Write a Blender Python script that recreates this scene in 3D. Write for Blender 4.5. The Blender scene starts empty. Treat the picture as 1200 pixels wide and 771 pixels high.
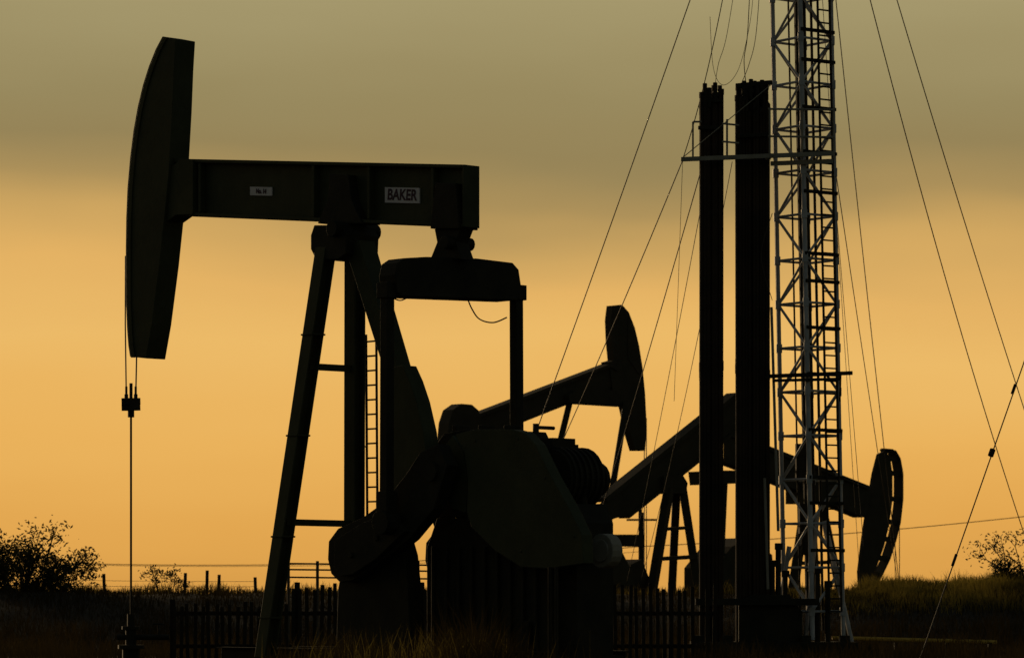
import bpy, math, random, bmesh
from mathutils import Vector, Matrix, noise
random.seed(7)
F=4138.0; CH=1.2; HY=705.0
scn=bpy.context.scene
C0=Vector((0,0,CH))
def W(px,py,D): return Vector(((px-600)*D/F, D, CH+(HY-py)*D/F))
def lin(r,g,b):
    f=lambda c:(c/255/12.92) if c/255<=0.04045 else ((c/255+0.055)/1.055)**2.4
    return (f(r),f(g),f(b),1)
def sm(a,b,x):
    t=max(0,min(1,(x-a)/(b-a))); return t*t*(3-2*t)

# ---------------- materials
def paint(name,c1,c2,rough=0.6,scale=3.0,metal=0.0,bump=0.15,trans=0):
    m=bpy.data.materials.new(name); m.use_nodes=True
    nt=m.node_tree; b=nt.nodes['Principled BSDF']
    tc=nt.nodes.new('ShaderNodeTexCoord')
    n=nt.nodes.new('ShaderNodeTexNoise'); n.inputs['Scale'].default_value=scale; n.inputs['Detail'].default_value=8; n.inputs['Roughness'].default_value=0.65
    nt.links.new(tc.outputs['Object'],n.inputs['Vector'])
    r=nt.nodes.new('ShaderNodeValToRGB'); r.color_ramp.elements[0].position=0.35; r.color_ramp.elements[1].position=0.68
    r.color_ramp.elements[0].color=(*c1,1); r.color_ramp.elements[1].color=(*c2,1)
    nt.links.new(n.outputs['Fac'],r.inputs['Fac']); nt.links.new(r.outputs['Color'],b.inputs['Base Color'])
    b.inputs['Roughness'].default_value=rough; b.inputs['Metallic'].default_value=metal
    b.inputs['Specular IOR Level'].default_value=0.25
    if bump:
        n2=nt.nodes.new('ShaderNodeTexNoise'); n2.inputs['Scale'].default_value=scale*9; n2.inputs['Detail'].default_value=5
        nt.links.new(tc.outputs['Object'],n2.inputs['Vector'])
        bp=nt.nodes.new('ShaderNodeBump'); bp.inputs['Strength'].default_value=bump; bp.inputs['Distance'].default_value=0.02
        nt.links.new(n2.outputs['Fac'],bp.inputs['Height']); nt.links.new(bp.outputs['Normal'],b.inputs['Normal'])
    if trans:
        t=nt.nodes.new('ShaderNodeBsdfTranslucent'); nt.links.new(r.outputs['Color'],t.inputs['Color'])
        mx=nt.nodes.new('ShaderNodeMixShader'); mx.inputs[0].default_value=trans
        nt.links.new(b.outputs[0],mx.inputs[1]); nt.links.new(t.outputs[0],mx.inputs[2])
        nt.links.new(mx.outputs[0],nt.nodes['Material Output'].inputs['Surface'])
    return m
M_green=paint('dark_green_paint',(0.036,0.042,0.017),(0.062,0.066,0.030),0.65,1.6)
M_black=paint('black_steel',(0.014,0.013,0.008),(0.034,0.029,0.016),0.75,2.2)
M_far=paint('hazed_brown_paint',(0.034,0.028,0.014),(0.060,0.046,0.024),0.7,1.5)  # far jacks: brown base colour lifted to stand in for distance haze
M_silver=paint('galvanised_steel',(0.40,0.40,0.40),(0.62,0.62,0.64),0.5,2.5,0.0)
M_pipe=paint('rusty_tubing',(0.018,0.013,0.008),(0.055,0.032,0.017),0.7,1.2)
M_wire=paint('steel_cable',(0.06,0.05,0.04),(0.10,0.08,0.06),0.6,5,0,0)
M_plate=paint('sign_white',(0.72,0.68,0.70),(0.82,0.78,0.80),0.6,6,0,0)
M_plate2=paint('sign_letter',(0.06,0.03,0.05),(0.09,0.04,0.07),0.6,6,0,0)
M_lite=paint('light_grey_paint',(0.25,0.23,0.18),(0.35,0.32,0.26),0.6,4)
M_yellow=paint('yellow_paint',(0.55,0.33,0.05),(0.68,0.44,0.08),0.6,4)
M_wood=paint('weathered_wood',(0.016,0.012,0.008),(0.038,0.028,0.016),0.9,3)
M_soil=paint('dark_soil',(0.012,0.009,0.005),(0.028,0.020,0.010),0.95,0.8,0,0.5)
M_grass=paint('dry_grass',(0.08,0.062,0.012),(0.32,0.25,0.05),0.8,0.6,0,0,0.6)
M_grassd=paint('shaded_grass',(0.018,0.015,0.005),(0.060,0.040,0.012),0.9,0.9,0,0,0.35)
M_leaf=paint('shrub_leaves',(0.025,0.028,0.008),(0.06,0.052,0.016),0.8,1.2,0,0,0.3)
M_bark=paint('bark',(0.02,0.014,0.009),(0.05,0.035,0.02),0.9,6)

# ---------------- mesh builder
class MB:
    def __init__(s,origin=Vector((0,0,0))): s.v=[];s.f=[];s.o=origin
    def add(s,vs,fs):
        n=len(s.v); s.v+= [tuple(Vector(p)-s.o) for p in vs]; s.f+=[[i+n for i in f] for f in fs]
    def extr(s,pts,d):
        n=len(pts); s.add(list(pts)+[p+d for p in pts],[list(range(n)),list(range(2*n-1,n-1,-1))]+[[i,(i+1)%n,n+(i+1)%n,n+i] for i in range(n)])
    def beam(s,a,b,w,h=None,up=Vector((0,0,1)),side=None,taper=1.0):
        h=h or w; d=(b-a).normalized()
        if side is None:
            if abs(d.dot(up))>0.95: up=Vector((0,1,0))
            side=d.cross(up).normalized()
        up2=side.cross(d).normalized()
        side=d.cross(up2).normalized()
        q=[side*w/2*i+up2*h/2*j for i,j in((-1,-1),(1,-1),(1,1),(-1,1))]
        s.add([a+k for k in q]+[b+k*taper for k in q],[[0,1,2,3],[7,6,5,4]]+[[i,i+4,(i+1)%4+4,(i+1)%4] for i in range(4)])
    def hbeam(s,a,b,w,h,side):   # I section: flanges + web
        d=(b-a).normalized(); n=side.cross(d).normalized(); t=w*0.1
        s.beam(a+n*(h/2-t/2),b+n*(h/2-t/2),w,t,side=side)
        s.beam(a-n*(h/2-t/2),b-n*(h/2-t/2),w,t,side=side)
        s.beam(a,b,t,h-2*t-0.004,side=side)
    def cyl(s,a,b,r,n=8,r2=None):
        r2=r if r2 is None else r2
        d=(b-a).normalized(); up=Vector((0,0,1)) if abs(d.z)<0.9 else Vector((0,1,0))
        x=d.cross(up).normalized(); y=d.cross(x)
        c=[x*math.cos(2*math.pi*i/n)+y*math.sin(2*math.pi*i/n) for i in range(n)]
        s.add([a+k*r for k in c]+[b+k*r2 for k in c],[list(range(n)),list(range(2*n-1,n-1,-1))]+[[i,(i+1)%n,n+(i+1)%n,n+i] for i in range(n)])
    def obj(s,name,mat,parent=None,bevel=0,recalc=True,smooth=False):
        me=bpy.data.meshes.new(name); me.from_pydata(s.v,[],s.f); me.materials.append(mat)
        if recalc:
            bm=bmesh.new(); bm.from_mesh(me); bmesh.ops.recalc_face_normals(bm,faces=bm.faces); bm.to_mesh(me); bm.free()
        o=bpy.data.objects.new(name,me); scn.collection.objects.link(o)
        if parent: o.parent=parent
        else: o.location=s.o
        if bevel:
            m=o.modifiers.new('bevel','BEVEL'); m.width=bevel; m.segments=2; m.limit_method='ANGLE'
        return o
def empty(name,loc):
    e=bpy.data.objects.new(name,None); e.location=loc; scn.collection.objects.link(e); return e
def wires(name,paths,parent,org,mat=M_wire):
    cu=bpy.data.curves.new(name,'CURVE'); cu.dimensions='3D'; cu.bevel_depth=1.0; cu.bevel_resolution=1; cu.materials.append(mat)
    for pts,r in paths:
        sp=cu.splines.new('POLY'); sp.points.add(len(pts)-1)
        for i,p in enumerate(pts):
            q=p-org; sp.points[i].co=(*q,1); sp.points[i].radius=r
    o=bpy.data.objects.new(name,cu); scn.collection.objects.link(o)
    if parent: o.parent=parent
    else: o.location=org
    return o
def sagline(a,b,sag=0,n=24): return [a.lerp(b,i/n)-Vector((0,0,sag*4*(i/n)*(1-i/n))) for i in range(n+1)]
def smoothpath(ps,n=8):
    out=[]
    P=[ps[0]]+ps+[ps[-1]]
    for i in range(1,len(P)-2):
        for k in range(n):
            t=k/n; a,b,c,d=P[i-1],P[i],P[i+1],P[i+2]
            out.append(0.5*((2*b)+(c-a)*t+(2*a-5*b+4*c-d)*t*t+(3*b-a-3*c+d)*t**3))
    out.append(ps[-1]); return out

class Frame:
    def __init__(s,px,D,th,dx):
        th=math.radians(th); c,n=math.cos(th),math.sin(th)
        s.O=Vector(((px-600)*D/F,D,0)); s.u=Vector((dx*c,n,0)); s.v=Vector((-dx*n,c,0))
    def _h(s,px,py,n,k):
        d=Vector(((px-600)/F,1,(HY-py)/F)); t=((s.O-C0).dot(n)+k)/d.dot(n); return C0+d*t
    def pv(s,px,py,v): return s._h(px,py,s.v,v)
    def pu(s,px,py,u): return s._h(px,py,s.u,u)
    def loc(s,u,v,z): return s.O+s.u*u+s.v*v+Vector((0,0,z))
Z=Vector((0,0,1))

# ================= MAIN PUMP JACK =================
J=Frame(400,60,47,-1); E=empty('pump_jack',J.O)
def part(name,mat,fn,bevel=0.012):
    m=MB(J.O); fn(m); return m.obj(name,mat,E,bevel)
def plate(m,poly,v,t,Fr=None):
    Fr=Fr or J; m.extr([Fr.pv(x,y,v) for x,y in poly],Fr.v*t)
def f(m):
    plate(m,[(198,186),(541,193),(541,197),(198,190)],-.17,.34)
    plate(m,[(198,248),(541,262),(541,266),(198,252)],-.17,.34)
    plate(m,[(206,189.5),(547,196.5),(547,262.5),(206,248.5)],-.03,.06)
    for x in (232,365,430,505):
        plate(m,[(x,190.6+(x-198)*.0205),(x+3,190.6+(x-198)*.0205),(x+3,247.4+(x-198)*.041),(x,247.4+(x-198)*.041)],-.155,.12)
    plate(m,[(541.5,193),(544,193),(544,266),(541.5,266)],-.17,.34)
part('walking_beam',M_green,f,0.008)
outer=[(190,43),(182,58),(174,78),(167,100),(161,125),(156,153),(152,185),(149,220),(147.5,255),(147,290),(147,325),(147.3,355),(148.5,385),(150,405),(152,418)]
inner=[(171,420),(178,380),(187,310),(193,252),(198,200),(202,130),(204,80),(206,46)]
def f(m):
    plate(m,outer+inner,-.25,.44)
part('horse_head',M_green,f)
def f(m):
    o=[(x+1.2,y+ (1 if i else 2)) for i,(x,y) in enumerate(outer)]
    ii=[(x+6,y+1) for x,y in outer][::-1]
    plate(m,o+ii,-.27,.018)
    plate(m,[(196,200),(212,186),(226,187),(226,251),(206,252),(192,262)],-.2,.38)
part('head_rim',M_green,f,0.004)
near=[J.pv(147,300,-.16),J.pv(146.8,380,-.16),J.pv(148,467,-.16)]
far=[J.pv(160,300,.10),J.pv(160,420,.10),J.pv(159,467,.10)]
wires('bridle_cable',[(near,.014),(far,.014)],E,J.O)
def f(m):
    a,b=near[-1],far[-1]; c=(a+b)/2
    for p in (a,b): m.cyl(p+Z*.08,p-Z*.04,.035,8); m.cyl(p+Z*.22,p+Z*.08,.022,8)
    m.beam(a-(b-a)*.15-Z*.05,b+(b-a)*.15-Z*.05,.16,.12)
    m.beam(a-(b-a)*.05-Z*.16,b+(b-a)*.05-Z*.16,.2,.12)
    m.cyl(c-Z*.02,c-Z*.34,.06,10); m.cyl(c-Z*.1,c+Z*.28,.03,8)
    m.cyl(c,Vector((c.x,c.y,.3)),.02,8)
part('carrier_bar',M_black,f,0)
hd=(near[-1]+far[-1])/2
def f(m):
    g=Vector((hd.x,hd.y,0))
    m.cyl(g,g+Z*.35,.16,12); m.cyl(g+Z*.35,g+Z*.42,.24,12); m.cyl(g+Z*.42,g+Z*.7,.1,12); m.cyl(g+Z*.7,g+Z*.76,.17,12); m.cyl(g+Z*.76,g+Z*.98,.07,10)
    m.cyl(g+Z*.56,g+Z*.56+Vector((.7,0,0)),.05,8); m.cyl(g+Z*.56-Vector((.25,0,0)),g+Z*.56,.05,8)
    m.cyl(g+Z*.56+Vector((.5,0,-.0)),g+Z*.8+Vector((.5,0,0)),.02,6); m.cyl(g+Z*.8+Vector((.4,0,0)),g+Z*.8+Vector((.6,0,0)),.02,6)
part('wellhead',M_black,f,0)
def f(m):
    plate(m,[(386,204),(408,205),(412,235),(424,262),(372,262),(384,235)],-.21,.42)
    plate(m,[(364,276),(368,264),(400,264),(406,274),(405,297),(396,304),(370,304),(364,292)],-.36,.72)
    m.cyl(J.pv(388,268,-.5),J.pv(388,268,-.5)+J.v*1.0,.14,14)
part('saddle_bearing',M_black,f)
def ext(a,b,z=0.25):
    t=(a.z-z)/(a.z-b.z); return a+(b-a)*t
legs={}
def f(m):
    for n,(a,av,b,bv) in {'n':((381,298),-.25,(321,700),-1.0),'f':((416,298),.25,(415,700),1.0)}.items():
        A=J.pv(*a,av); B=ext(A,J.pv(*b,bv)); legs[n]=(A,B)
        m.hbeam(A+ (A-B).normalized()*.1,B,.27,.25,J.u)
    for yy in (430,612):
        zz=CH+(HY-yy)*60/F
        pts=[A+(B-A)*((A.z-zz)/(A.z-B.z)) for A,B in legs.values()]
        m.beam(pts[0],pts[1],.1,.11)
    A=J.pv(422,288,-.0); B=ext(A,J.pv(548,700,0)); legs['r']=(A,B)
    m.beam(A,B,.36,.36,side=J.v,taper=.62)
    A,B=legs['n']
    for t in (.2,.45,.7,.9):
        p=A.lerp(B,t); m.beam(p-J.u*.15,p+J.u*.15,.3,.03)
part('samson_post',M_green,f,0.006)
def f(m):
    a=J.pv(429,392,1.0);b=J.pv(431,700,1.15); w=J.u*-.27
    b=ext(a,b,.3)
    m.cyl(a,b,.022,6); m.cyl(a+w,b+w,.022,6)
    n=int((a-b).length/.25)
    for i in range(n):
        p=a.lerp(b,(i+.5)/n); m.cyl(p,p+w,.017,6)
    for t in (.03,.35,.66): 
        p=a.lerp(b,t); m.cyl(p,p+J.u*.22,.014,6)
part('ladder',M_black,f,0)
def f(m):
    plate(m,[(510,214),(534,215),(538,268),(534,268),(504,268)],-.21,.42)
    plate(m,[(509,268.5),(540,268.5),(534,284),(541,304),(504,304),(512,284)],-.14,.28)
    m.cyl(J.pv(520,284,-.3),J.pv(520,284,-.3)+J.v*.6,.11,12)
part('tail_bearing',M_black,f)
def f(m):
    poly=[(474,302.5),(500,301),(560,303),(601,308),(608,316),(611,336),(611,350),(588,352),(540,350),(480,347),(466,343),(463,322),(466,308)]
    m.extr([J.pu(x,y,-3.0) for x,y in poly],J.u*.4)
    m.extr([J.pu(x,y,-3.05) for x,y in [(470,343),(606,348),(606,352),(470,347)]],J.u*.5)
part('equalizer',M_black,f)
def f(m):
    for v,bx,tx,ty in ((-1.4,453,454,335),(1.4,606,605,338)):
        a=J.pv(tx,ty,v); b=J.pv(bx,612 if v<0 else 600,v)
        m.beam(a,b,.17,.16,side=J.u)
        m.beam(a+Z*.05,a-Z*.2,.26,.24,side=J.u)
        m.cyl(b-J.v*.15,b+J.v*.15,.2,14); m.beam(b,b+(a-b).normalized()*.5,.26,.24,side=J.u)
part('pitman_arms',M_black,f,0.008)
cr=[(513,520),(524,545),(508,596),(478,632),(440,662),(412,680),(398,682),(388,672),(384,655),(385,634),(396,619),(425,606),(450,588),(476,555),(492,530)]
crw=[J.pv(x,y,-1.2) for x,y in cr]
def f(m):
    m.extr(crw,J.v*.25); m.extr([p+J.v*2.15 for p in crw],J.v*.25)
    cw=[(392,632),(425,612),(456,600),(474,622),(440,655),(412,673),(399,675),(391,664)]
    q=[J.pv(x,y,-1.32) for x,y in cw]
    m.extr(q,J.v*.11); m.extr([p+J.v*2.5 for p in q],J.v*.11)
    for x,y in ((410,650),(440,630)):
        p=J.pv(x,y,-1.36); m.cyl(p,p+J.v*.06,.05,8)
part('crank_counterweights',M_black,f)
def f(m):
    c=J.pv(503,552,-1.25); m.cyl(c,c+J.v*2.7,.16,14)
part('crank_shaft',M_black,f,0)
def f(m):
    plate(m,[(456,431),(472,428),(480,446),(488,470),(496,505),(501,545),(500,590),(488,604),(450,604),(447,560),(450,480)],-.92,.3)
part('crank_guard',M_green,f)
def f(m):
    plate(m,[(393,790),(396,690),(402,655),(440,630),(466,622),(474,650),(478,690),(482,790)],-.95,.3)
part('weight_plate',M_black,f)
def f(m):
    plate(m,[(508,524),(520,508),(545,503),(588,504),(600,530),(602,606),(512,606)],-.5,.98)
    for x in (530,560,590): plate(m,[(x,498),(x+5,498),(x+5,506),(x,506)],-.1,.3)
    plate(m,[(506,560),(515,556),(604,556),(604,562),(506,566)],-.56,1.08)
part('gear_reducer',M_black,f)
def f(m):
    plate(m,[(500,642),(512,606.5),(640,606.5),(644,640),(644,800),(500,800)],-.5,1.0)
    for x in range(505,640,15): plate(m,[(x,640),(x+3,640),(x+3,800),(x,800)],-.56,.055)
part('pedestal',M_black,f)
def f(m):
    plate(m,[(533,509),(556,503),(600,503),(615,507),(628,521),(645,556),(668,597),(682,626),(684,660),(640,666),(610,664),(580,645),(552,617),(547,600),(548,560),(544,530)],-.95,.22)
    plate(m,[(520,524),(530,510),(543,528),(547,560),(546,600),(530,596),(514,560)],-.8,.2)
    for x,y in ((556,516),(606,514),(638,560),(672,628),(560,600),(610,645)):
        p=J.pv(x,y,-.96); m.cyl(p,p+J.v*.02,.03,6)
part('belt_guard',M_green,f,0.02)
def f(m):
    c=J.pv(646,560,-.3)
    m.cyl(c,c+J.v*.75,.46,24)
    for i in range(6): m.cyl(c+J.v*(.06+i*.12),c+J.v*(.1+i*.12),.50,24)
    p=c+J.v*.75; m.cyl(p,p+J.v*.22,.22,16); m.cyl(p+J.v*.22,p+J.v*.3,.27,16)
    q=J.pv(640,522,-.1); m.beam(q,q+J.v*.5,.3,.24)
    q=J.pv(628,508,.1); m.cyl(q,q+Z*.16,.05,8); m.cyl(q+Z*.1,q+Z*.1+J.v*.4,.03,8)
    plate(m,[(640,590),(668,590),(676,612),(676,800),(640,800)],-.3,.8)
    q=J.pv(684,578,.1); m.cyl(q-Z*.02,q-Z*.8,.06,8)
    q=J.pv(660,535,.2); m.cyl(q,q+Z*.18,.04,8); m.beam(q+Z*.16,q+Z*.16+J.v*.3,.08)
    for x in (644,652): q=J.pv(x,664,-1.2); m.cyl(Vector((q.x,q.y,.1)),q,.03,6)
part('engine',M_black,f,0)
def f(m):
    c=J.pv(704,645,-.2); m.cyl(c,c+J.v*.22,.27,18); m.cyl(c-J.v*.02,c,.18,18)
part('flywheel_cover',M_lite,f,0.02)
def f(m):
    for v in (-.85,.85):
        a=J.loc(2.2,v,.25); b=J.loc(-6.0,v,.25); m.hbeam(a,b,.2,.35,J.v)
    for u in (2.1,.7,-1,-2.5,-4,-5.9): m.beam(J.loc(u,-.84,.25),J.loc(u,.84,.25),.15,.2)
    for v in (-.6,.6): m.beam(J.loc(-5.2,v,.4),J.loc(-5.2,v,.9),.12)
part('skid_base',M_black,f)
p=[J.pu(548,350,-2.9),J.pu(553,362,-2.9),J.pu(562,374,-2.7),J.pu(578,378,-2.7),J.pu(594,372,-2.8)]
p2=[J.pu(462,350,-2.9),J.pu(470,352,-2.9),J.pu(481,347,-2.9)]
wires('grease_hose',[(smoothpath(p),.012),(smoothpath(p2),.011)],E,J.O,M_black)
def f(m):
    plate(m,[(451,219.5),(491.5,220.5),(491.5,238.5),(451,237.5)],-.052,.02)
    plate(m,[(293,219),(318.5,219.6),(318.5,229.6),(293,229)],-.052,.02)
part('name_plate',M_plate,f,0)
def text(body,px,py,size,mat):
    cu=bpy.data.curves.new('plate_lettering','FONT'); cu.body=body; cu.size=size; cu.align_x='CENTER'; cu.align_y='CENTER'; cu.offset=0.008; cu.materials.append(mat)
    o=bpy.data.objects.new('plate_lettering',cu); scn.collection.objects.link(o); o.parent=E
    p=J.pv(px,py,-.057)-J.O; x=(J.pv(491.5,220.5,-.052)-J.pv(451,219.5,-.052)).normalized()
    y=(-J.v).cross(x).normalized()
    M=Matrix((x,y,-J.v)).transposed().to_4x4(); M.translation=p; o.matrix_local=M
text('BAKER',471,229,.25,M_plate2); text('No. 14',306,224.5,.1,M_plate2)

# ================= BACKGROUND JACKS =================
def headmesh(m,Fr,out,inn,v,t): m.extr([Fr.pv(x,y,v) for x,y in out+inn],Fr.v*t)
def grd(p,z=.6): return Vector((p.x,p.y,z))
K=Frame(640,112,40,1); E2=empty('pump_jack.001',K.O)
def part2(Fr,Em,name,mat,fn,bevel=0.0):
    m=MB(Fr.O); fn(m); return m.obj(name,mat,Em,bevel)
def f(m):
    m.extr([K.pv(x,y,-.22) for x,y in [(540,495),(562,487),(716,428),(724,434),(726,452),(716,454),(640,484),(600,500),(545,520)]],K.v*.1)
    m.extr([K.pv(x,y,-.3) for x,y in [(540,493),(716,426),(724,432),(724,435),(716,430),(540,498)]],K.v*.5)
part2(K,E2,'walking_beam',M_far,f)
def f(m):
    out=[(729,357),(737,366),(744,384),(749,405),(753,430),(756,460),(757.5,490),(757,515),(756,528)]
    inn=[(745,528),(738,505),(733,480),(726,455),(720,430),(717,400),(716,375),(718,358)]
    headmesh(m,K,out,inn,-.2,.3)
    m.extr([K.pv(x,y,-.22) for x,y in [(736,372),(742,385),(747,406),(751,432),(750,440),(736,420)]],K.v*.018)
    m.extr([K.pv(x,y,-.26) for x,y in [(714,424),(728,420),(732,462),(718,458)]],K.v*.4)
part2(K,E2,'horse_head',M_far,f)
def f(m):
    m.extr([K.pv(x,y,-.5) for x,y in [(676,457),(726,457),(734,466),(734,476),(668,472),(667,463)]],K.v*.5)
    m.extr([K.pv(x,y,-.2) for x,y in [(690,440),(712,436),(716,458),(686,458)]],K.v*.3)
    m.beam(K.pv(668,470,-.1),K.pv(646,560,.2),.2); m.beam(K.pv(734,472,-.6),K.pv(709,625,-.9),.2)
    a=K.pv(709,625,-.9); m.beam(a,grd(K.pv(660,660,-.9),2.3),.35,.7)
part2(K,E2,'equalizer_and_pitmans',M_far,f)
def f(m):
    a=K.pv(556,505,0)
    for px,v in ((525,-1.2),(535,1.2),(610,0)): m.beam(a,grd(K.pv(px,700,v)),.3)
    m.extr([K.pv(x,y,-.6) for x,y in [(523,530),(526,495),(531,480),(541,473),(553,474),(561,481),(565,495),(568,530)]],K.v*.5)
part2(K,E2,'samson_post',M_far,f)
def f(m):
    m.extr([K.pv(x,y,-.8) for x,y in [(640,700),(645,640),(690,620),(706,628),(712,655),(718,700)]],K.v*1.2)
    m.extr([K.pv(x,y,-.5) for x,y in [(718,626),(755,626),(755,640),(718,640)]],K.v*.6)
    m.beam(K.pv(722,640,-.3),grd(K.pv(722,700,-.3)),.15); m.beam(K.pv(750,555,-.3),grd(K.pv(750,700,-.3)),.1)
    m.extr([K.pv(x,y,-.8) for x,y in [(560,720),(560,640),(640,640),(640,720)]],K.v*1.4)
part2(K,E2,'gear_reducer',M_far,f)
wires('bridle_cable',[([K.pv(757.5,490,-.1),grd(K.pv(757.5,700,-.1))],.015),([K.pv(755,490,.15),grd(K.pv(755,700,.15))],.015)],E2,K.O)
L=Frame(790,106,38,1); E3=empty('pump_jack.002',L.O)
def f(m):
    m.extr([L.pv(x,y,-.25) for x,y in [(706,590),(712,584),(858,467),(866,462),(877,470),(877,492),(868,500),(738,602),(712,610),(706,604)]],L.v*.12)
    m.extr([L.pv(x,y,-.32) for x,y in [(710,583),(864,460),(866,464),(712,588)]],L.v*.5)
    m.extr([L.pv(x,y,-.32) for x,y in [(737,603),(874,494),(875,498),(738,607)]],L.v*.5)
part2(L,E3,'walking_beam',M_far,f)
def f(m):
    out=[(880,402),(887,412),(893,432),(897,455),(899,480),(899,510),(896,540)]
    inn=[(887,540),(880,510),(874,480),(870,440),(870,402)]
    headmesh(m,L,out,inn,-.2,.25)
part2(L,E3,'horse_head',M_far,f)
def f(m):
    m.extr([L.pv(x,y,-.4) for x,y in [(778,558),(800,556),(806,566),(804,578),(778,578)]],L.v*.7)
    for a,av,b,bv in (((784,572),-.3,(759,692),-.9),((800,572),-.2,(823,692),-.6),((793,572),.2,(786,692),.9)):
        A=L.pv(*a,av);B=L.pv(*b,bv);m.beam(A,grd(A+(B-A)*1.1,.4),.24)
    m.beam(L.pv(766,655,-.7),L.pv(816,652,-.5),.12); m.beam(L.pv(774,620,-.6),L.pv(808,618,-.4),.1)
part2(L,E3,'samson_post',M_far,f)
def f(m):
    m.beam(L.pv(712,598,-.7),L.pv(712,598,-.7)+L.v*1.6,.3,.4)
    m.beam(L.pv(710,600,-.7),L.pv(702,640,-.7),.16); m.beam(L.pv(716,600,.8),L.pv(708,650,.8),.16)
    m.extr([L.pv(x,y,-.9) for x,y in [(690,720),(696,660),(708,640),(730,648),(742,672),(752,720)]],L.v*1.6)
    m.extr([L.pv(x,y,-.5) for x,y in [(735,720),(738,662),(752,655),(762,680),(764,720)]],L.v*.9)
part2(L,E3,'crank_and_reducer',M_far,f)
wires('bridle_cable',[([L.pv(898,500,-.1),grd(L.pv(898,700,-.1))],.015)],E3,L.O)
Q=Frame(950,116,38,1); E4=empty('pump_jack.003',Q.O)
def f(m):
    m.extr([Q.pv(x,y,-.25) for x,y in [(850,506),(893,521),(960,547),(1019,571),(1022,580),(1016,606),(1004,602),(955,582),(890,556),(850,540)]],Q.v*.1)
    m.extr([Q.pv(x,y,-.33) for x,y in [(850,504),(893,519),(1019,569),(1018,573),(892,524),(850,509)]],Q.v*.55)
    m.extr([Q.pv(x,y,-.33) for x,y in [(850,537),(890,552),(1013,602),(1013,606),(890,556),(850,541)]],Q.v*.55)
part2(Q,E4,'walking_beam',M_far,f)
def f(m):
    out=[(1036,529),(1043,534),(1046,555),(1046,585),(1042,615),(1036,640),(1027,665),(1016,686)]
    inn=[(1008,688),(1007,670),(1010,645),(1014,615),(1019,585),(1024,555),(1030,532)]
    headmesh(m,Q,out,inn,-.25,.12)
    rim=[(1036,527),(1045,529),(1050,538),(1053,555),(1053,585),(1050,612),(1045,632),(1038,654),(1029,673),(1020,689),(1008,690)]
    for i in range(len(rim)-1):
        a,b=Q.pv(*rim[i],-.05),Q.pv(*rim[i+1],-.05)
        m.beam(a,b,.07,.4,side=(b-a).normalized().cross(Q.v))
    for i in range(9):
        a=rim[1:][i]; m.beam(Q.pv(*a,-.1),Q.pv(a[0]-11,a[1]-1,-.1),.16,.16)
part2(Q,E4,'horse_head',M_far,f)
def f(m):
    m.extr([Q.pv(x,y,-.4) for x,y in [(940,566),(966,570),(968,590),(940,590)]],Q.v*.8)
    for a,av,b,bv in (((945,585),-.3,(925,700),-.9),((950,585),.2,(958,700),.9),((962,585),0,(990,700),0)):
        A=Q.pv(*a,av);B=Q.pv(*b,bv);m.beam(A,grd(A+(B-A)*1.1,.4),.26)
    m.beam(Q.pv(930,660,-.6),Q.pv(982,658,-.1),.12)
part2(Q,E4,'samson_post',M_far,f)
def f(m):
    m.extr([Q.pv(x,y,-.9) for x,y in [(845,551),(872,551),(874,566),(847,567)]],Q.v*1.6)
    m.beam(Q.pv(850,560,-.8),Q.pv(846,650,-.8),.16); m.beam(Q.pv(866,560,.5),Q.pv(870,650,.5),.16)
    m.extr([Q.pv(x,y,-.9) for x,y in [(838,720),(838,665),(858,640),(880,630),(905,650),(908,720)]],Q.v*1.5)
part2(Q,E4,'crank_and_reducer',M_far,f)
wires('bridle_cable',[([Q.pv(1054,600,-.1),grd(Q.pv(1054,700,-.1))],.015),([Q.pv(1049,600,.2),grd(Q.pv(1049,700,.2))],.012)],E4,Q.O)

# ================= WORKOVER RIG =================
DR=75.0; SR=DR/F
RO=Vector(((950-600)*SR,DR,0)); ER=empty('workover_rig',RO)
def mc(z):
    py=HY-(z-CH)/SR; cx=953-(700-py)*0.0195
    return Vector(((cx-600)*SR,DR,z))
offs=[Vector((.614,-.086,0)),Vector((.086,.614,0)),Vector((-.614,.086,0)),Vector((-.086,-.614,0))]
ZT=21.0; Z0=1.0
m1=MB(RO); m2=MB(RO)
def corner(k,z): return mc(z)+offs[k%4]
for k in range(4): m1.cyl(corner(k,.4),corner(k,ZT),.048 if k!=3 else .055,8)
z=Z0; i=0
while z<ZT-.9:
    for k in range(4):
        a=corner(k,z);b=corner(k+1,z); c=corner(k,z+.93);d=corner(k+1,z+.93)
        m1.cyl(a,b,.028,6)
        if (i+k)%2: m1.cyl(a,d,.028,6)
        else: m1.cyl(b,c,.028,6)
        m1.beam(a-Z*.09,a+Z*.09,.12,.12)
    z+=.93; i+=1
for a,b in (((958,600),(943,700)),((966,610),(1000,708)),((925,640),(905,708))):
    m1.cyl(W(*a,DR),grd(W(*b,DR),.2),.05,8)
m1.obj('mast_lattice',M_silver,ER)
for dx,r in ((-.08,.085),(.04,.05),(.2,.03),(-.28,.02)):
    m2.cyl(mc(.6)+Vector((dx,.05,0)),mc(ZT)+Vector((dx,.05,0)),r,8)
lo=(offs[3]*.35+offs[0]*.65)+Vector((.06,-.12,0)); ld=(offs[0]-offs[3]).normalized()*.17
m2.cyl(mc(1)+lo-ld,mc(ZT)+lo-ld,.026,6); m2.cyl(mc(1)+lo+ld,mc(ZT)+lo+ld,.026,6)
z=1.0
while z<ZT: m2.cyl(mc(z)+lo-ld,mc(z)+lo+ld,.019,6); z+=.27
for py in (40,75,130,182,228,300,332,386,440,505,560,590,645):
    z=CH+(HY-py)*SR
    m2.beam(corner(3,z)-Vector((0,.06,0)),corner(0,z)+Vector((.05,-.06,0)),.05,.07)
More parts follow.
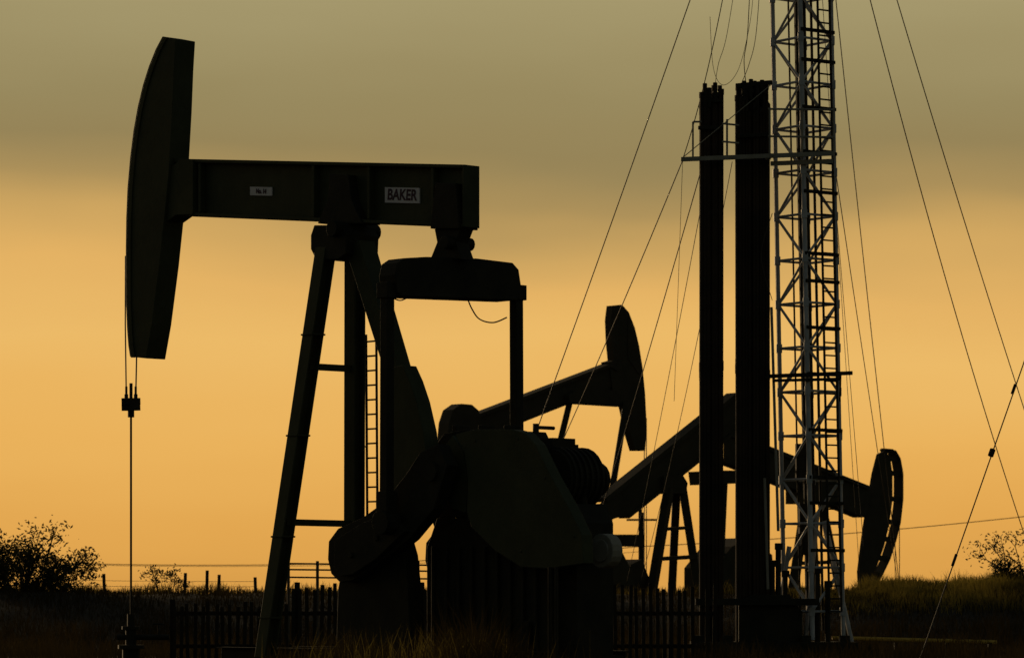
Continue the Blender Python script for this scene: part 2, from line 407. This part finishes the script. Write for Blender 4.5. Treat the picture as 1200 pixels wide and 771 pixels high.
m2.beam(W(897,441,DR-.7),W(999,437,DR-.7),.07,.08); m2.beam(W(905,446,DR-.7),W(985,444,DR-.7),.05,.06)
m2.beam(W(985,441,DR-.7),W(984,470,DR-.7),.04); 
m2.cyl(mc(ZT-.1)-Vector((.9,0,0)),mc(ZT-.1)+Vector((.9,0,0)),.15,10)
for (x,y0,y1,r) in ((944,590,625,.16),(944,625,650,.09),(938,520,560,.11)):
    m2.cyl(W(x,y0,DR),W(x,y1,DR),r,10)
m2.obj('ladder_and_lines',M_black,ER)
m3=MB(RO)
def PB(x,y,d=0): return W(x,y,DR+d)
for d in (-.9,.7):
    m3.beam(PB(798,187,d),PB(976,180,d),.07,.09)
m3.beam(PB(800,187,-.95),PB(800,187,.75),.07,.08); m3.beam(PB(858,184,-.95),PB(858,184,.75),.06,.07); m3.beam(PB(904,182,-.95),PB(904,182,.75),.06,.07)
for x in (820,846,864,898,902): m3.beam(PB(x,186,-.9),PB(x,186,.7),.05,.05)
m3.beam(PB(903,192,-.72),PB(976,189,-.72),.06,.09)
for y in (128,160): 
    m3.cyl(PB(900,y,-.7),PB(978,y+1,-.7),.024,6)
m3.cyl(PB(846,145,-.9),PB(866,147,-.9),.022,6);m3.cyl(PB(846,166,-.9),PB(866,168,-.9),.022,6)
m3.cyl(PB(812,143,-.9),PB(822,143,-.9),.022,6);m3.cyl(PB(812,143,-.9),PB(812,187,-.9),.02,6)
m3.cyl(PB(852,140,-.9),PB(852,186,-.9),.022,6)
for x in (902,940,977): m3.cyl(PB(x,126,-.7),PB(x,186,-.7),.022,6)
m3.cyl(PB(903,100,-.7),PB(800,185,-.9),.010,5)
m3.obj('tubing_board',M_lite,ER)
m4=MB(RO); random.seed(3)
def stands(x0,x1,ytop,rows,d0,sp=.066):
    n=max(2,round((x1-x0)*SR/sp)); rr=(x1-x0)*SR/n*.56
    for r in range(rows):
        for i in range(n):
            x=x0+(i+.5)*(x1-x0)/n+(.25 if r%2 else -.25)*(x1-x0)/n
            yt=ytop+random.choice((0,2,5,9,14,24,30))+random.random()*4; d=d0+r*.085+random.uniform(-.01,.01)
            lean=random.uniform(-1.6,1.6)
            t=W(x+lean*.4,yt,DR+d); b=W(x+random.uniform(-.5,.5),720,DR+d); b.z=.35
            m4.cyl(b,t,rr,7); m4.cyl(t-Z*.12,t,rr+.01,7)
            tt=b.lerp(t,.5); m4.cyl(tt-Z*.1,tt+Z*.1,rr+.008,7)
stands(820.5,833,104,5,-.5); stands(834.8,846.5,99,5,-.45)
stands(863,881.5,97,6,-.5); stands(883.5,901,95,6,-.55)
m4.obj('tubing_stands',M_pipe,ER)
m5=MB(RO)
for x,y in ((826,98),(838,97),(831,103),(872,95),(880,93),(893,94),(887,99)):
    m5.cyl(PB(x,y,-.5),PB(x,y+24,-.5),.05,8); m5.beam(PB(x-3,y+14,-.5),PB(x+4,y+14,-.5),.06,.1)
m5.beam(PB(862,101,-.5),PB(905,97,-.5),.06,.1); m5.beam(PB(821,118,-.5),PB(847,118,-.5),.05,.07)
m5.beam(PB(862,160,-.62),PB(902,158,-.62),.05,.08); m5.beam(PB(818,150,-.62),PB(848,150,-.62),.05,.08)
m5.beam(PB(815,705,-.9),PB(960,705,-.9),.08,.14)
m5.beam(Vector((PB(810,0,0).x,DR-.1,.25)),Vector((PB(1000,0,0).x,DR-.1,.25)),1.9,.22)
m5.extr([Vector((W(x,0,DR-.8).x,DR-.8,zz)) for x,zz in ((866,.36),(866,1.15),(880,1.35),(925,1.35),(940,1.0),(940,.36))],Vector((0,1.2,0)))
for x in (815,850,940,985): m5.cyl(Vector((W(x,0,DR).x,DR-.9,0)),Vector((W(x,0,DR).x,DR-.9,.5)),.12,10)
for x,y in ((905,660),(912,640),(920,672),(958,668),(970,684)): m5.cyl(grd(W(x,y,DR-.4),.3),W(x,y,DR-.4),.06,8); m5.beam(W(x-4,y,DR-.4),W(x+5,y,DR-.4),.12,.14)
m5.obj('rig_base',M_black,ER,0.01)
m6=MB(RO); m6.cyl(W(904,360,DR-.65),W(912,622,DR-.65),.03,8); m6.cyl(W(896,560,DR-.65),W(900,690,DR-.65),.03,8)
m6.obj('tong_arm',M_lite,ER)
top=mc(ZT)
P=[]
def g(a,b,r,sag=0,n=24): P.append((sagline(a,b,sag,n),r))
T=W(940,-380,DR)
g(T,W(531,770,84),.0125,.25)
g(W(800,188,DR),W(566,712,108),.013,.3)
g(W(820,205,DR),W(669,712,106),.012,.15)
g(W(822,240,DR),W(728,712,104),.008,.2); g(W(858,190,DR),W(742,712,104),.008,.6)
g(W(800,188,DR),W(790,470,DR),.006,0)
g(W(858,-60,DR),W(800,187,DR),.011,.35)
g(T,W(1057,712,108),.012,.3); g(W(977,186,DR),W(1057,712,108),.010,.1)
g(W(938,-330,DR),W(1228,706,92),.013,1.0)
g(T,W(1276,706,92),.013,.5)
g(T,W(1010,712,112),.008,.2); g(W(977,210,DR),W(1012,640,DR),.007,.0)
P.append((smoothpath([W(880,-40,DR),W(876,40,DR),W(872,70,DR),W(874,98,DR)]),.010))
P.append((smoothpath([W(892,-40,DR),W(886,40,DR),W(878,75,DR),W(868,100,DR)]),.008))
P.append((smoothpath([W(868,-60,DR),W(852,40,DR),W(842,75,DR),W(838,100,DR)]),.007))
P.append((smoothpath([W(832,20,DR),W(836,80,DR),W(848,100,DR),W(866,80,DR),W(880,20,DR),W(884,-40,DR)]),.006))
P.append((smoothpath([W(905,250,DR-.7),W(892,300,DR-.7),W(905,352,DR-.7)]),.008))
wires('guy_wires',P,ER,RO)

GP=W(1385,-110,70); EP=empty('utility_pole',Vector((GP.x,70,0)))
m=MB(EP.location.copy()); m.cyl(Vector((GP.x,70,0)),Vector((GP.x,70,GP.z+.6)),.16,12,.11); m.beam(Vector((GP.x-.9,70,GP.z+.2)),Vector((GP.x+.9,70,GP.z+.2)),.1,.12)
m.obj('pole',M_wood,EP)
an=W(1078,772,66)
wires('guy_wire',[(sagline(GP,an,.05),.012)],EP,EP.location.copy())
m=MB(EP.location.copy()); 
def onl(py): return min((GP.lerp(an,i/400) for i in range(401)),key=lambda q:abs((HY-(q.z-CH)*F/q.y)-py))
c=onl(530); d=(an-GP).normalized(); m.cyl(c-d*.07,c+d*.07,.055,10); c=onl(655); m.cyl(c-d*.12,c+d*.12,.028,8); c=onl(455); m.cyl(c-d*.1,c+d*.1,.03,8)
m.obj('turnbuckle',M_black,EP)

EO=empty('overhead_wire',W(752,700,140)); o0=EO.location.copy()
wires('line',[(sagline(W(-160,648,140),W(752,640,140),.6),.016),(sagline(W(752,640,140),W(1500,565,140),.35),.018),(sagline(W(-160,651,140),W(752,646,140),.5),.01)],EO,o0)
m=MB(o0)
for x,y in((-160,645),(752,600),(1500,555)):
    p=W(x,y,140); m.cyl(grd(p,0),p,.1,8,.08); m.beam(p-Vector((.6,0,.3)),p+Vector((.6,0,-.3)),.08)
m.obj('poles',M_wood,EO)

# ================= GROUND =================
def hgt(x,y):
    b=1.40+.16*noise.noise(Vector((x*.14,y*.1,0)))+.08*noise.noise(Vector((x*.6,y*.5,3)))
    b+=.17*sm(8,14,x)+.05*sm(-8,-14,x)
    h=b*sm(82,97,y)*(1-.55*sm(104,125,y))
    h+=.03*noise.noise(Vector((x*.9,y*.4,9)))*sm(30,50,y)
    if y>160: h*=1-.8*sm(160,400,y)
    return h
xs=[-3000,-1200,-500,-200,-100,-60]+[-40+i*.5 for i in range(161)]+[60,100,200,500,1200,3000]
ys=[-200,-50,0,20,35]+[44+i*1.0 for i in range(36)]+[80+i*.5 for i in range(61)]+[112,116,120,126,135,150,170,200,260,400,800,1600,3500]
vs=[(x,y,hgt(x,y)) for y in ys for x in xs]; nx=len(xs)
fs=[[j*nx+i,j*nx+i+1,(j+1)*nx+i+1,(j+1)*nx+i] for j in range(len(ys)-1) for i in range(nx-1)]
m=MB(); m.v=vs; m.f=fs; g0=m.obj('ground',M_soil,None,0,False)

# ================= GRASS =================
def blades(name,mat,n,fx,fy,hfun,wid,seed,lean=.35):
    random.seed(seed); m=MB()
    for _ in range(n):
        x=fx();y=fy(x); hh=hfun(x,y)
        if hh<=0: continue
        z=hgt(x,y)-.02; a=random.uniform(0,math.pi); w=wid*random.uniform(.6,1.3)
        dx,dy=math.cos(a)*w,math.sin(a)*w*.4
        lx,ly=random.gauss(0,lean)*hh,random.gauss(0,lean)*hh
        i=len(m.v)
        m.v+=[(x-dx,y-dy,z),(x+dx,y+dy,z),(x+dx*.7+lx*.4,y+dy*.7+ly*.4,z+hh*.6),(x-dx*.7+lx*.4,y-dy*.7+ly*.4,z+hh*.6),(x+lx,y+ly,z+hh)]
        m.f+=[[i,i+1,i+2,i+3],[i+3,i+2,i+4]]
    return m.obj(name,mat,None,0,False)
def clump(x,y,s=1.0): return .5+1.3*max(0,noise.noise(Vector((x*s,y*s*.6,5)))+.22)
blades('grass',M_grass,46000,lambda:random.uniform(7.6,19),lambda x:random.triangular(90,103,100),lambda x,y:random.uniform(.14,.46)*clump(x,y,.9)*(.45+.55*sm(7.5,11,x)),.012,1,.3)
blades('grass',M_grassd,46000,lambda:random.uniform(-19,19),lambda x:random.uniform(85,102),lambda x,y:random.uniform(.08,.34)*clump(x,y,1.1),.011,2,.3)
blades('grass',M_grass,5000,lambda:random.uniform(-19,9),lambda x:random.uniform(97,102),lambda x,y:random.uniform(.12,.34)*clump(x,y,1.1),.010,12,.3)
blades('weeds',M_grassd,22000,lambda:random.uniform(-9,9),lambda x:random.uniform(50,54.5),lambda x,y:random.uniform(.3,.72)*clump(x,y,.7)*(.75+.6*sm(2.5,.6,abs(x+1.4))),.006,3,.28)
blades('weeds',M_grass,420,lambda:random.gauss(-1.4,.9),lambda x:random.uniform(50,53),lambda x,y:random.uniform(.4,.95),.0035,13,.25)
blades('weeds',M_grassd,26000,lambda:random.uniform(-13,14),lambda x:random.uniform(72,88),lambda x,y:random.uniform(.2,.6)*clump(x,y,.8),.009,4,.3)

# ================= SHRUBS =================
def shrub(name,base,H,R,seed,nl=9,leaf=.05,dens=26,low=.3):
    random.seed(seed); e=empty(name,base); wood=MB(base); lv=MB(base)
    def leafs(p,n,rad):
        for _ in range(n):
            q=p+Vector((random.gauss(0,rad),random.gauss(0,rad),random.gauss(0,rad*.8)))
            a=Vector((random.uniform(-1,1),random.uniform(-1,1),random.uniform(-1,1))).normalized(); b=a.orthogonal().normalized()
            l=leaf*random.uniform(.6,1.5)
            lv.add([q-a*l,q+b*l*.45,q+a*l,q-b*l*.45],[[0,1,2,3]])
    def br(p,d,l,r,lev):
        q=p+d*l; wood.cyl(p,q,r,5,r*.65)
        if lev<2: leafs(p.lerp(q,.6),dens//2,.12*H/1.8)
        if lev==0: leafs(q,dens,.12*H/1.8); return
        for _ in range(random.randint(2,4)):
            nd=(d+Vector((random.gauss(0,.5),random.gauss(0,.5),random.gauss(0,.4)+.05))).normalized()
            br(q,nd,l*random.uniform(.55,.9),r*.6,lev-1)
    for i in range(nl):
        a=random.uniform(0,6.28); d=Vector((math.cos(a)*R,math.sin(a)*R,random.uniform(low,1.3))).normalized()
        br(base+Vector((math.cos(a)*.25,math.sin(a)*.25,-.05)),d,H*.36*random.uniform(.6,1.2)*(.6+.4*d.z),.026*H/1.8,2)
    wood.obj('stems',M_bark,e); lv.obj('foliage',M_leaf,e,0,False)
def onb(px,y): 
    x=(px-600)*y/F; return Vector((x,y,hgt(x,y)))
shrub('shrub',onb(26,97),2.45,.8,11,15,.05,18,.25)
shrub('shrub',onb(-20,98),2.5,.8,15,15,.05,20,.25)
shrub('shrub',onb(66,97.5),1.5,.9,23,10,.045,14,.2)
shrub('shrub',onb(195,97),.95,.3,5,5,.035,10)
shrub('shrub',onb(1210,96),1.95,.8,9,12,.045,16,.2)
shrub('shrub',onb(1188,97),1.0,.9,31,9,.04,16,.1)

# ================= FENCES =================
EF=empty('picket_fence',Vector((W(500,700,68).x,68,0))); o0=EF.location.copy()
m=MB(o0); random.seed(21)
x=W(204,0,68).x; xs_=W(338,0,68).x
while x<W(840,0,68).x:
    h=(1.5 if x>xs_ else 1.16)+random.uniform(-.08,.08); y=68+random.uniform(-.02,.02); l=random.uniform(-.03,.03)
    if random.random()>.05: m.beam(Vector((x,y,-.05)),Vector((x+l,y,h)),.025,.07,side=Vector((0,1,0)))
    x+=.135
xa,xb=W(202,0,68).x,W(842,0,68).x
for z in (.35,.98): m.beam(Vector((xa,68.05,z)),Vector((xb,68.05,z)),.05,.08)
x=xa
while x<xb: m.beam(Vector((x,68.1,-.1)),Vector((x,68.1,1.58 if x>xs_ else 1.25)),.1); x+=2.4
m.obj('pickets',M_wood,EF)
EG=empty('pipe_fence',Vector((W(420,0,80).x,80,0))); m=MB(EG.location.copy())
for y in (660,667,676): m.cyl(W(336,y,80),W(512,y+2,80),.022,6)
for x in (338,372,410,448,490,510): p=W(x,657,80); m.cyl(grd(p,-.1),p,.035,6)
m.obj('rails',M_wire,EG)
EW=empty('wire_fence',Vector((W(200,0,98).x,98,0))); m=MB(EW.location.copy())
for x,y in ((-20,670),(60,672),(123,672),(216,671),(242,668),(256,673),(300,676)):
    p=W(x,y,98); m.cyl(grd(p,1.0),p+Vector((random.uniform(-.04,.04),0,0)),.045,6)
m.obj('posts',M_wood,EW)
wires('strands',[(sagline(W(-20,677,98),W(300,681,98),.03),.006),(sagline(W(-20,684,98),W(300,687,98),.03),.006)],EW,EW.location.copy())
EY=empty('pipeline',Vector((W(1070,0,78).x,78,0))); m=MB(EY.location.copy())
m.cyl(W(975,747,78),W(1168,752,78),.045,10)
m.obj('pipe',M_yellow,EY)
m=MB(EY.location.copy())
for x in (990,1050,1110,1160): p=W(x,750,78); m.beam(grd(p,-.05),p-Z*.05,.08)
m.obj('supports',M_black,EY)

# ================= WORLD =================
w=bpy.data.worlds.new('World'); scn.world=w; w.use_nodes=True; nt=w.node_tree; N=nt.nodes; Lk=nt.links
for n in list(N): N.remove(n)
out=N.new('ShaderNodeOutputWorld'); mix=N.new('ShaderNodeMixShader'); b1=N.new('ShaderNodeBackground'); b2=N.new('ShaderNodeBackground')
sky=N.new('ShaderNodeTexSky'); sky.sky_type='NISHITA'; sky.sun_disc=False
SE,SA=9.0,-30.0
sky.sun_elevation=math.radians(SE); sky.sun_rotation=math.radians(SA); sky.dust_density=3; sky.air_density=1.6
Lk.new(sky.outputs[0],b1.inputs[0]); b1.inputs[1].default_value=0.034
tc=N.new('ShaderNodeTexCoord'); sp=N.new('ShaderNodeSeparateXYZ'); Lk.new(tc.outputs['Generated'],sp.inputs[0])
def math_(op,a,b=None,c=None):
    n=N.new('ShaderNodeMath'); n.operation=op
    for i,q in enumerate((a,b,c)):
        if q is None: continue
        if isinstance(q,(int,float)): n.inputs[i].default_value=q
        else: Lk.new(q,n.inputs[i])
    return n.outputs[0]
mp=N.new('ShaderNodeMapping'); mp.inputs['Scale'].default_value=(5,5,22); Lk.new(tc.outputs['Generated'],mp.inputs[0])
nz=N.new('ShaderNodeTexNoise'); nz.inputs['Scale'].default_value=1.3; nz.inputs['Detail'].default_value=3; nz.inputs['Roughness'].default_value=.45; Lk.new(mp.outputs[0],nz.inputs['Vector'])
off=math_('MULTIPLY',math_('SUBTRACT',nz.outputs['Fac'],.5),.035)
zz=math_('ADD',sp.outputs['Z'],off)
zz=math_('ADD',zz,math_('MULTIPLY',sp.outputs['X'],.022))
fac=math_('DIVIDE',zz,.5)
cr_=N.new('ShaderNodeValToRGB'); Lk.new(fac,cr_.inputs[0]); cr_.color_ramp.interpolation='LINEAR'
stops=[(0,(214,154,72)),(.022,(226,166,80)),(.045,(234,178,92)),(.07,(236,186,104)),(.088,(228,178,100)),(.102,(206,165,96)),(.114,(172,144,90)),(.13,(150,132,88)),(.146,(152,137,94)),(.17,(164,151,108)),(.26,(110,104,84)),(.5,(60,62,60))]
el=cr_.color_ramp.elements
while len(el)<len(stops): el.new(0.5)
for e,(z,c) in zip(el,stops): e.position=z/.5
for e,(z,c) in zip(el,stops): e.color=lin(*c)
Lk.new(cr_.outputs[0],b2.inputs[0]); b2.inputs[1].default_value=1.0
mr=N.new('ShaderNodeMapRange'); mr.interpolation_type='SMOOTHSTEP'; mr.inputs['From Min'].default_value=.3; mr.inputs['From Max'].default_value=.93
Lk.new(sp.outputs['Y'],mr.inputs['Value'])
Lk.new(mr.outputs[0],mix.inputs[0]); Lk.new(b1.outputs[0],mix.inputs[1]); Lk.new(b2.outputs[0],mix.inputs[2]); Lk.new(mix.outputs[0],out.inputs[0])
sd=bpy.data.lights.new('sun','SUN'); sd.energy=1.6; sd.angle=math.radians(10); sd.color=(1,.70,.38)
so=bpy.data.objects.new('sun',sd); scn.collection.objects.link(so)
dirs=Vector((math.sin(math.radians(SA))*math.cos(math.radians(SE)),math.cos(math.radians(SA))*math.cos(math.radians(SE)),math.sin(math.radians(SE))))
so.rotation_euler=dirs.to_track_quat('Z','Y').to_euler(); so.location=(-30,60,30)
cd=bpy.data.cameras.new('camera'); cd.sensor_width=36; cd.lens=36*F/1200; cd.shift_y=(HY-385.5)/1200; cd.clip_end=8000; cd.clip_start=.5
# shallow telephoto focus on the near pump jack
cd.dof.use_dof=True; cd.dof.focus_distance=64; cd.dof.aperture_fstop=2.8
co=bpy.data.objects.new('camera',cd); scn.collection.objects.link(co); co.location=C0; co.rotation_euler=(math.pi/2,0,0); scn.camera=co
scn.view_settings.view_transform='Standard'; scn.view_settings.look='None'; scn.view_settings.exposure=0
